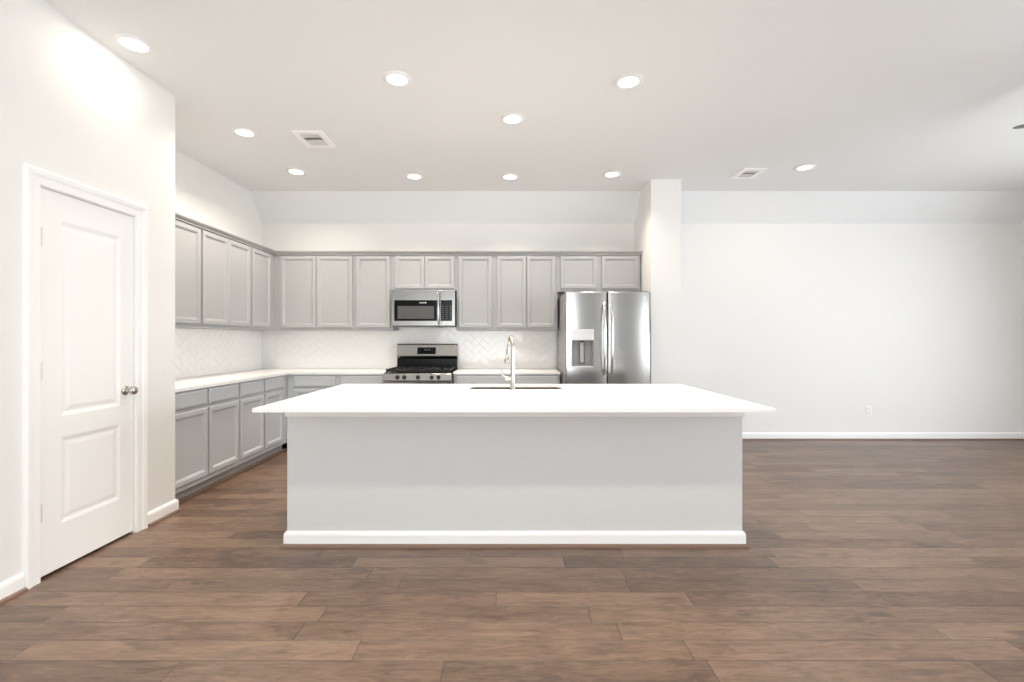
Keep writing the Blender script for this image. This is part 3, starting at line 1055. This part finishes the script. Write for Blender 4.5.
obj('dispenser_tray', box(B(), DX0 + .004, DX1 - .004, yd - .008, yd + .04, DZa - .006, DZa + .008, .003, 2), M['badge'], ld)
xm = (DX0 + DX1) / 2 - .004
bm = B()
lathe(bm, [(0, DZb - .022), (.020, DZb - .022), (.026, DZb - .012), (.034, DZb - .002)], (xm, yd + .022, 0), 'z', 20)
obj('nozzle', bm, M['plastic_dark'], dsp, smooth=True)
obj('paddle', box(B(), xm - .030, xm + .030, yd + .036, yd + .044, DZa + .034, DZb - .018, .006, 2), M['plastic_dark'], dsp)
obj('paddle_face', box(B(), xm - .021, xm + .021, yd + .031, yd + .0355, DZa + .044, DZb - .024, .004, 2), mat('pale_grey_plastic', (.40, .40, .40), .3), dsp)
for x, par in ((SPLIT - .040, ld), (SPLIT + .042, rd)):
    zt, zb_ = fzp(304.0), fzp(374.5)
    hp = []
    for k in range(25):
        t = k / 24
        hp.append((x, FD - .006 - .058 * math.sin(PI * t) ** .45 if 0 < t < 1 else FD + .002, zt + (zb_ - zt) * t))
    obj('handle', tube(B(), hp, .0135, 16, 1.0, ref=(1, 0, 0)), M['steel_light'], par, smooth=True)
lettering('FRIGIDAIRE', .024, (fxp(641.2), FD + .0012, fzp(297.2)), M['badge'], rd, 'logo', .094)

# ------------------------------------------------------------------ recessed downlights
def ceil_at(px, py):
    D = (CEIL - H) * F / (CY - py)
    return (px - CX) * D / F, D


LIGHTS = [
    (134.0, 43.5, 'white recessed downlight over the pantry door wall, nearest the camera', .2),
    (397.0, 78.5, 'lit recessed downlight, left one of the two above the island front', 1.0),
    (628.5, 81.0, 'lit recessed downlight, right one of the two above the island front', 1.0),
    (512.5, 118.5, 'single lit recessed downlight in the ceiling centre above the sink', 1.0),
    (244.5, 132.0, 'lit recessed downlight beside the left ceiling vent, near the kitchen side wall', 1.75),
    (296.5, 171.5, 'leftmost lit downlight in the back row, at the left kitchen corner', 1.1),
    (414.5, 176.0, 'lit recessed downlight in the back row, above the microwave', .8),
    (510.0, 176.5, 'lit recessed downlight in the back row, between the microwave and refrigerator', .8),
    (612.0, 174.0, 'lit recessed downlight in the back row, above the refrigerator', .8),
    (805.0, 167.0, 'lit recessed downlight beside the ceiling vent over the empty right side', .4),
]
LAMP_POWER = 10.5
ROW = [(-1.15, 1.42, 'recessed downlight above the floor before the island, on the pantry side', .85),
       (.04, 1.42, 'recessed downlight above the floor before the middle of the island', 1.05),
       (1.40, 1.42, 'recessed downlight above the floor before the island, on the open side', 1.05)]
for x, y, lab, k in [ceil_at(l[0], l[1]) + l[2:] for l in LIGHTS] + ROW:
    t = thing('recessed_light', lab, 'ceiling light', (x, y, CEIL), 'recessed ceiling downlights')
    bm = lathe(B(), [(.068, -.0005), (.100, -.0005), (.102, -.004), (.096, -.009), (.078, -.012), (.070, -.010), (.068, -.0005)], (x, y, CEIL), 'z', 40)
    obj('trim_ring', bm, M['white_plastic'], t, smooth=True)
    bm = lathe(B(), [(0, -.0075), (.04, -.0078), (.0695, -.006), (.0695, -.002)], (x, y, CEIL), 'z', 36)
    obj('lens', bm, M['lens'], t, smooth=True)
    ld_ = bpy.data.lights.new('lamp', 'AREA')
    ld_.shape = 'DISK'
    ld_.size = .13
    ld_.spread = PI if k < .5 else 2.5 if y < 2 or x < -2 else 2.0 if y > 5 else 1.8
    ld_.energy = LAMP_POWER * k
    ld_.color = LAMP_COLOR
    lo = bpy.data.objects.new('lamp', ld_)
    lo.location = (0, 0, -.014)
    lo.parent = t
    COL.objects.link(lo)

# ------------------------------------------------------------------ ceiling vents
def vent(cx, cy, sx, sy, label):
    t = thing('ceiling_vent', label, 'vent', (cx, cy, CEIL), 'white ceiling air vents')
    x0, x1, y0, y1 = cx - sx / 2, cx + sx / 2, cy - sy / 2, cy + sy / 2
    f = .055
    bm = B()
    for a0, a1, b0, b1 in ((x0, x1, y0, y0 + f), (x0, x1, y1 - f, y1), (x0, x0 + f, y0 + f, y1 - f), (x1 - f, x1, y0 + f, y1 - f)):
        box(bm, a0, a1, b0, b1, CEIL - .010, CEIL - .0005, .002, 1)
    obj('vent_frame', bm, M['vent_white'], t)
    obj('duct', box(B(), x0 + f, x1 - f, y0 + f, y1 - f, CEIL - .0018, CEIL - .0004), M['vent_dark'], t)
    n = 11
    for k in range(n):
        y = y0 + f + (y1 - y0 - 2 * f) * (k + .5) / n
        bm = B()
        box(bm, x0 + f, x1 - f, -.0105, .0105, -.0007, .0007)
        bmesh.ops.rotate(bm, verts=bm.verts[:], matrix=Matrix.Rotation(math.radians(30 if k in (3, 4, 5) else -26), 3, 'X'))
        bmesh.ops.translate(bm, verts=bm.verts[:], vec=(0, y, CEIL - .0072))
        obj('louver', bm, M['slat'], t)
    return t


vent(-1.765, 4.262, .272, .345, 'white square ceiling vent above the left side of the kitchen')
vent(2.62, 5.14, .252, .31, 'white ceiling vent over the empty right side near the wall corner')

# ------------------------------------------------------------------ wall outlet
ox, oz = 4.628, .372
t = thing('wall_outlet', 'white wall outlet low on the bare back wall', 'outlet', (ox, YB, oz))
obj('cover_plate', box(B(), ox - .036, ox + .036, YB - .006, YB - .0004, oz - .058, oz + .058, .003, 2), M['white_plastic'], t)
for z in (oz + .027, oz - .027):
    r = obj('receptacle', box(B(), ox - .017, ox + .017, YB - .0085, YB - .0061, z - .017, z + .017, .002, 2), M['white_plastic'], t)
    bm = box(B(), ox - .008, ox - .0055, YB - .0092, YB - .0086, z - .002, z + .008)
    box(bm, ox + .0055, ox + .008, YB - .0092, YB - .0086, z - .002, z + .008)
    obj('slots', bm, M['plastic_dark'], r)

# ------------------------------------------------------------------ ceiling fan, one blade tip in the frame
tipx, tipy, bz = 3.482, 3.237, 2.752
ang0 = math.radians(159)
RB = .66
fx, fy = tipx - RB * math.cos(ang0), tipy - RB * math.sin(ang0)
fan = thing('ceiling_fan', 'grey ceiling fan blade tip entering at the right edge below the ceiling', 'ceiling fan', (fx, fy, CEIL))
obj('canopy', lathe(B(), [(0, 0), (.07, 0), (.068, -.02), (.03, -.055), (.013, -.06)], (fx, fy, CEIL - .0005), 'z', 28), M['fan_metal'], fan, smooth=True)
obj('downrod', lathe(B(), [(.0125, 0), (.0125, -.29)], (fx, fy, CEIL - .055), 'z', 16), M['fan_metal'], fan, smooth=True)
obj('motor_housing', lathe(B(), [(0, .07), (.04, .07), (.10, .045), (.115, .02), (.115, -.03), (.09, -.055), (.05, -.075), (0, -.08)], (fx, fy, bz + .01), 'z', 32), M['fan_metal'], fan, smooth=True)
for k in range(5):
    a = ang0 + 2 * PI * k / 5
    bm = B()
    outline = [(.17, -.045), (.30, -.058), (.50, -.064), (.62, -.060), (.648, -.045), (.66, -.015), (.66, .015), (.648, .045), (.62, .060), (.50, .064), (.30, .058), (.17, .045)]
    prism(bm, outline, -.003, .003, 'z')
    box(bm, .09, .20, -.018, .018, -.010, -.0035, .002, 1)
    pitch = math.radians(9)
    bmesh.ops.rotate(bm, verts=bm.verts[:], matrix=Matrix.Rotation(-pitch, 3, 'X'))
    bmesh.ops.rotate(bm, verts=bm.verts[:], matrix=Matrix.Rotation(a, 3, 'Z'))
    bmesh.ops.translate(bm, verts=bm.verts[:], vec=(fx, fy, bz))
    obj('blade', bm, M['fan'], fan)
